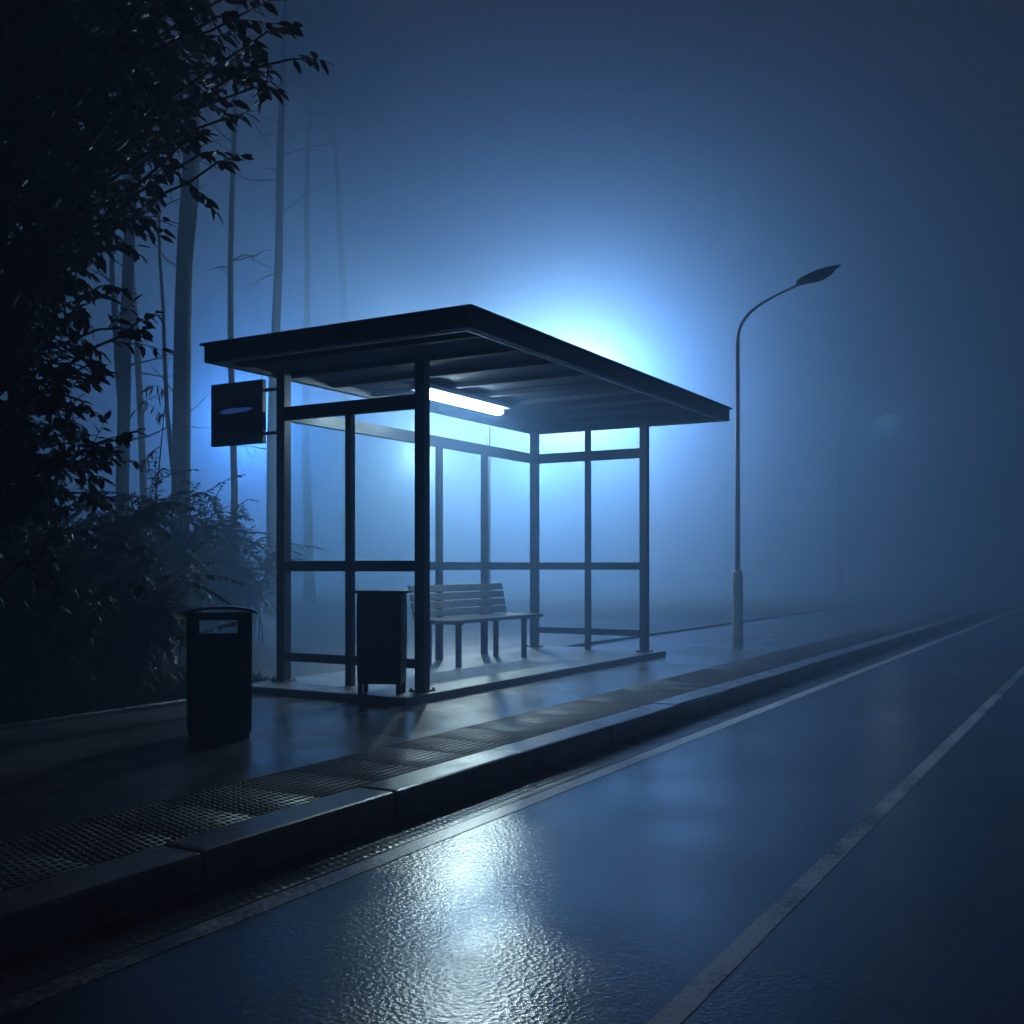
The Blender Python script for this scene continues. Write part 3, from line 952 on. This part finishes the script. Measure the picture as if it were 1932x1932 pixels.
# ------------------------------------------------------------------ shrubs
def shrub(u, d, h, spread, seed, label, stems=46, leaf=(.055, .018), group='shrubs beside the pavement', pairs=16, wild=.25, mat='fern'):
    r = random.Random(seed)
    p = on_ground(u, d); p.z = vz(p.x, p.y) - .05
    t = thing('shrub', label, 'shrub', p, r.uniform(0, 6), group)
    sv, sf, lv, lf = [], [], [], []
    for k in range(stems):
        a = Vector((r.gauss(0, .12), r.gauss(0, .12), 0)) * spread
        ang = r.uniform(0, 6.28); out = r.uniform(.15, 1) * spread
        L = h * r.uniform(.6, 1.08)
        n = 9
        tip = Vector((math.cos(ang) * out, math.sin(ang) * out, 0))
        pts = []
        droop = r.uniform(.05, .35) * h
        for i in range(n + 1):
            f = i / n
            pts.append(a + tip * f ** 1.6 + Vector((0, 0, L * (1 - (1 - f) ** 1.7) - droop * f ** 4)) + rnd_dir(r) * .015 * (i > 0))
        tube_data(sv, sf, pts, [.008 * (1 - .75 * i / n) + .0015 for i in range(n + 1)], 4, cap=False)
        # side sprays carrying narrow leaves in two rows
        sprays = [pts[3:]]
        for kk in range(4):
            i = r.randint(3, n - 1)
            sprays.append(limb_pts(r, pts[i], Vector((math.cos(ang) * .8, math.sin(ang) * .8, .2)) + rnd_dir(r) * .8, r.uniform(.25, .5), 5, .12, -.09))
        for q in sprays:
            if len(q) < 3: continue
            if q is not sprays[0]: tube_data(sv, sf, q, [.003] * len(q), 3, cap=False)
            m = pairs
            for j in range(m):
                f = (j + .5) / m * (len(q) - 1)
                i = min(len(q) - 2, int(f)); p0 = q[i].lerp(q[i + 1], f - i)
                tg = (q[i + 1] - q[i]).normalized()
                s = tg.cross(Vector((0, 0, 1)) + rnd_dir(r) * .2)
                if s.length < 1e-3: continue
                s.normalize()
                for sg_ in (-1, 1):
                    dd = tg * .6 + s * sg_ + Vector((0, 0, -.15)) + rnd_dir(r) * wild
                    l = leaf[0] * r.uniform(.7, 1.3) * (1.1 - .5 * j / m)
                    leaf_data(lv, lf, p0, dd, Vector((0, 0, 1)) + rnd_dir(r) * .3, l, leaf[1] * r.uniform(.8, 1.3), .05, .2)
    raw('stems', sv, sf, M['bark'], t)
    raw('foliage', lv, lf, M[mat], t)
    return t
shrub(290, 10.6, 1.95, .95, 31, 'tall feathery shrub in front of the thick misty trunk', stems=40, leaf=(.085, .026))
shrub(385, 13.5, 1.95, .75, 32, 'feathery shrub under the stop sign, right of the thick trunk', stems=34, leaf=(.085, .024))
shrub(455, 14.0, 1.60, .95, 33, 'low hazy shrub just left of the shelter rear post', stems=44, leaf=(.08, .018))
shrub(325, 13.2, 1.45, .85, 34, 'low hazy shrub behind and left of the hooded bin', stems=46, leaf=(.075, .022))
shrub(430, 15.0, 1.15, .75, 35, 'lowest shrub between the hooded bin and the shelter', stems=46, leaf=(.075, .018))
shrub(180, 9.2, 1.75, .95, 36, 'dark shrub beneath the broadleaf tree boughs', stems=46, leaf=(.09, .032))
shrub(225, 8.0, 1.05, .75, 37, 'dark low shrub at the pavement edge left of the bin', stems=46, leaf=(.08, .03), mat='leaf')
shrub(95, 7.8, 1.45, .85, 38, 'black leafy shrub beside the broadleaf trunk', stems=46, leaf=(.09, .04), mat='leaf')
shrub(20, 7.1, 1.10, .75, 39, 'black leafy shrub at the very left edge of the view', stems=46, leaf=(.09, .04), mat='leaf')

def sapling(u, d, h, seed, label):
    r = random.Random(seed)
    p = on_ground(u, d); p.z = vz(p.x, p.y) - .04
    t = thing('sapling', label, 'sapling', p)
    sv, sf, lv, lf = [], [], [], []
    main = limb_pts(r, Vector((0, 0, 0)), Vector((.05, .02, 1)), h, 10, .05)
    tube_data(sv, sf, main, [.012 * (1 - .8 * i / 10) + .002 for i in range(11)], 5)
    for i in range(4, 11):
        for k in range(2):
            q = limb_pts(r, main[i], rnd_dir(r) + Vector((0, 0, .2)), r.uniform(.18, .4), 5, .15, -.14)
            tube_data(sv, sf, q, [.003] * 6, 3, cap=False)
            for j in range(7):
                pp = q[min(5, 1 + j * 5 // 7)]
                leaf_data(lv, lf, pp, (q[-1] - q[0]).normalized() * .5 + rnd_dir(r) * .7 + Vector((0, 0, -.8)), rnd_dir(r), r.uniform(.08, .14), .022, .05, .2)
    raw('stem', sv, sf, M['bark'], t); raw('foliage', lv, lf, M['fern'], t)
sapling(262, 10.2, 2.75, 51, 'thin sapling with drooping leaves between the two thick trunks')

# grass along the edge of the wood
def grass():
    r = random.Random(77)
    vs, fs = [], []
    for k in range(28000):
        x = r.uniform(1.0, 6.9)
        y = PY1 + .07 + abs(r.gauss(0, 1)) * (1.4 if k % 3 else 3.5)
        if 6.2 < x < 11.1 and y < 6.2: continue
        z = vz(x, y) - .02
        h = r.uniform(.08, .30) * (1 if x < 6.5 else .45); a = r.uniform(0, 6.28); w = r.uniform(.003, .006)
        dx, dy = math.cos(a), math.sin(a)
        b = len(vs); bend = r.uniform(.2, .9) * h
        vs.extend([(x - dy * w, y + dx * w, z), (x + dy * w, y - dx * w, z),
                   (x + dx * bend * .3 + dy * w * .8, y + dy * bend * .3 - dx * w * .8, z + h * .6),
                   (x + dx * bend * .3 - dy * w * .8, y + dy * bend * .3 + dx * w * .8, z + h * .6),
                   (x + dx * bend, y + dy * bend, z + h * .93)])
        fs.extend([(b, b + 1, b + 2, b + 3), (b + 3, b + 2, b + 4)])
    tag(raw('grass', vs, fs, M['grass']), 'dark rough grass along the wood side of the pavement', 'grass', kind='stuff')
grass()

# ------------------------------------------------------------------ the fog
m, nt, b, N, L = new_mat('fog_air')
N.remove(b)
pv = N.new('ShaderNodeVolumePrincipled')
pv.inputs['Color'].default_value = (*HAZE_C, 1)
pv.inputs['Density'].default_value = HAZE_D
pv.inputs['Anisotropy'].default_value = HAZE_G
L.new(pv.outputs[0], N['Material Output'].inputs['Volume'])
tag(obj('haze', bx(-165, 175, -165, 175, -1.6, 18.0), m), 'blue night fog filling the air', 'fog', kind='stuff')

# ------------------------------------------------------------------ night sky, camera, render
w = bpy.data.worlds.new('World'); bpy.context.scene.world = w
w.use_nodes = True
bg = w.node_tree.nodes['Background']
bg.inputs['Color'].default_value = (*SKY_C, 1); bg.inputs['Strength'].default_value = SKY_S

cam = bpy.data.cameras.new('camera'); co = bpy.data.objects.new('camera', cam); C.objects.link(co)
co.location = (0, 0, EYE); co.rotation_euler = (R(90), 0, YAW - R(90))
cam.sensor_width = 36; cam.lens = 36 * F / 1932
cam.shift_y = 102 / 1932
cam.clip_start = .05; cam.clip_end = 1000
sc = bpy.context.scene
sc.camera = co
sc.render.engine = 'CYCLES'
sc.view_settings.view_transform = 'Standard'; sc.view_settings.look = 'None'
sc.view_settings.exposure = 0; sc.view_settings.gamma = 1
cy = sc.cycles
cy.use_denoising = True
try: cy.sampling_pattern = 'BLUE_NOISE'
except Exception: pass
cy.max_bounces = 6; cy.diffuse_bounces = 2; cy.glossy_bounces = 3; cy.transmission_bounces = 4
cy.volume_bounces = 1; cy.transparent_max_bounces = 16
cy.sample_clamp_indirect = 3.0; cy.sample_clamp_direct = 40.0
cy.caustics_reflective = False; cy.caustics_refractive = False
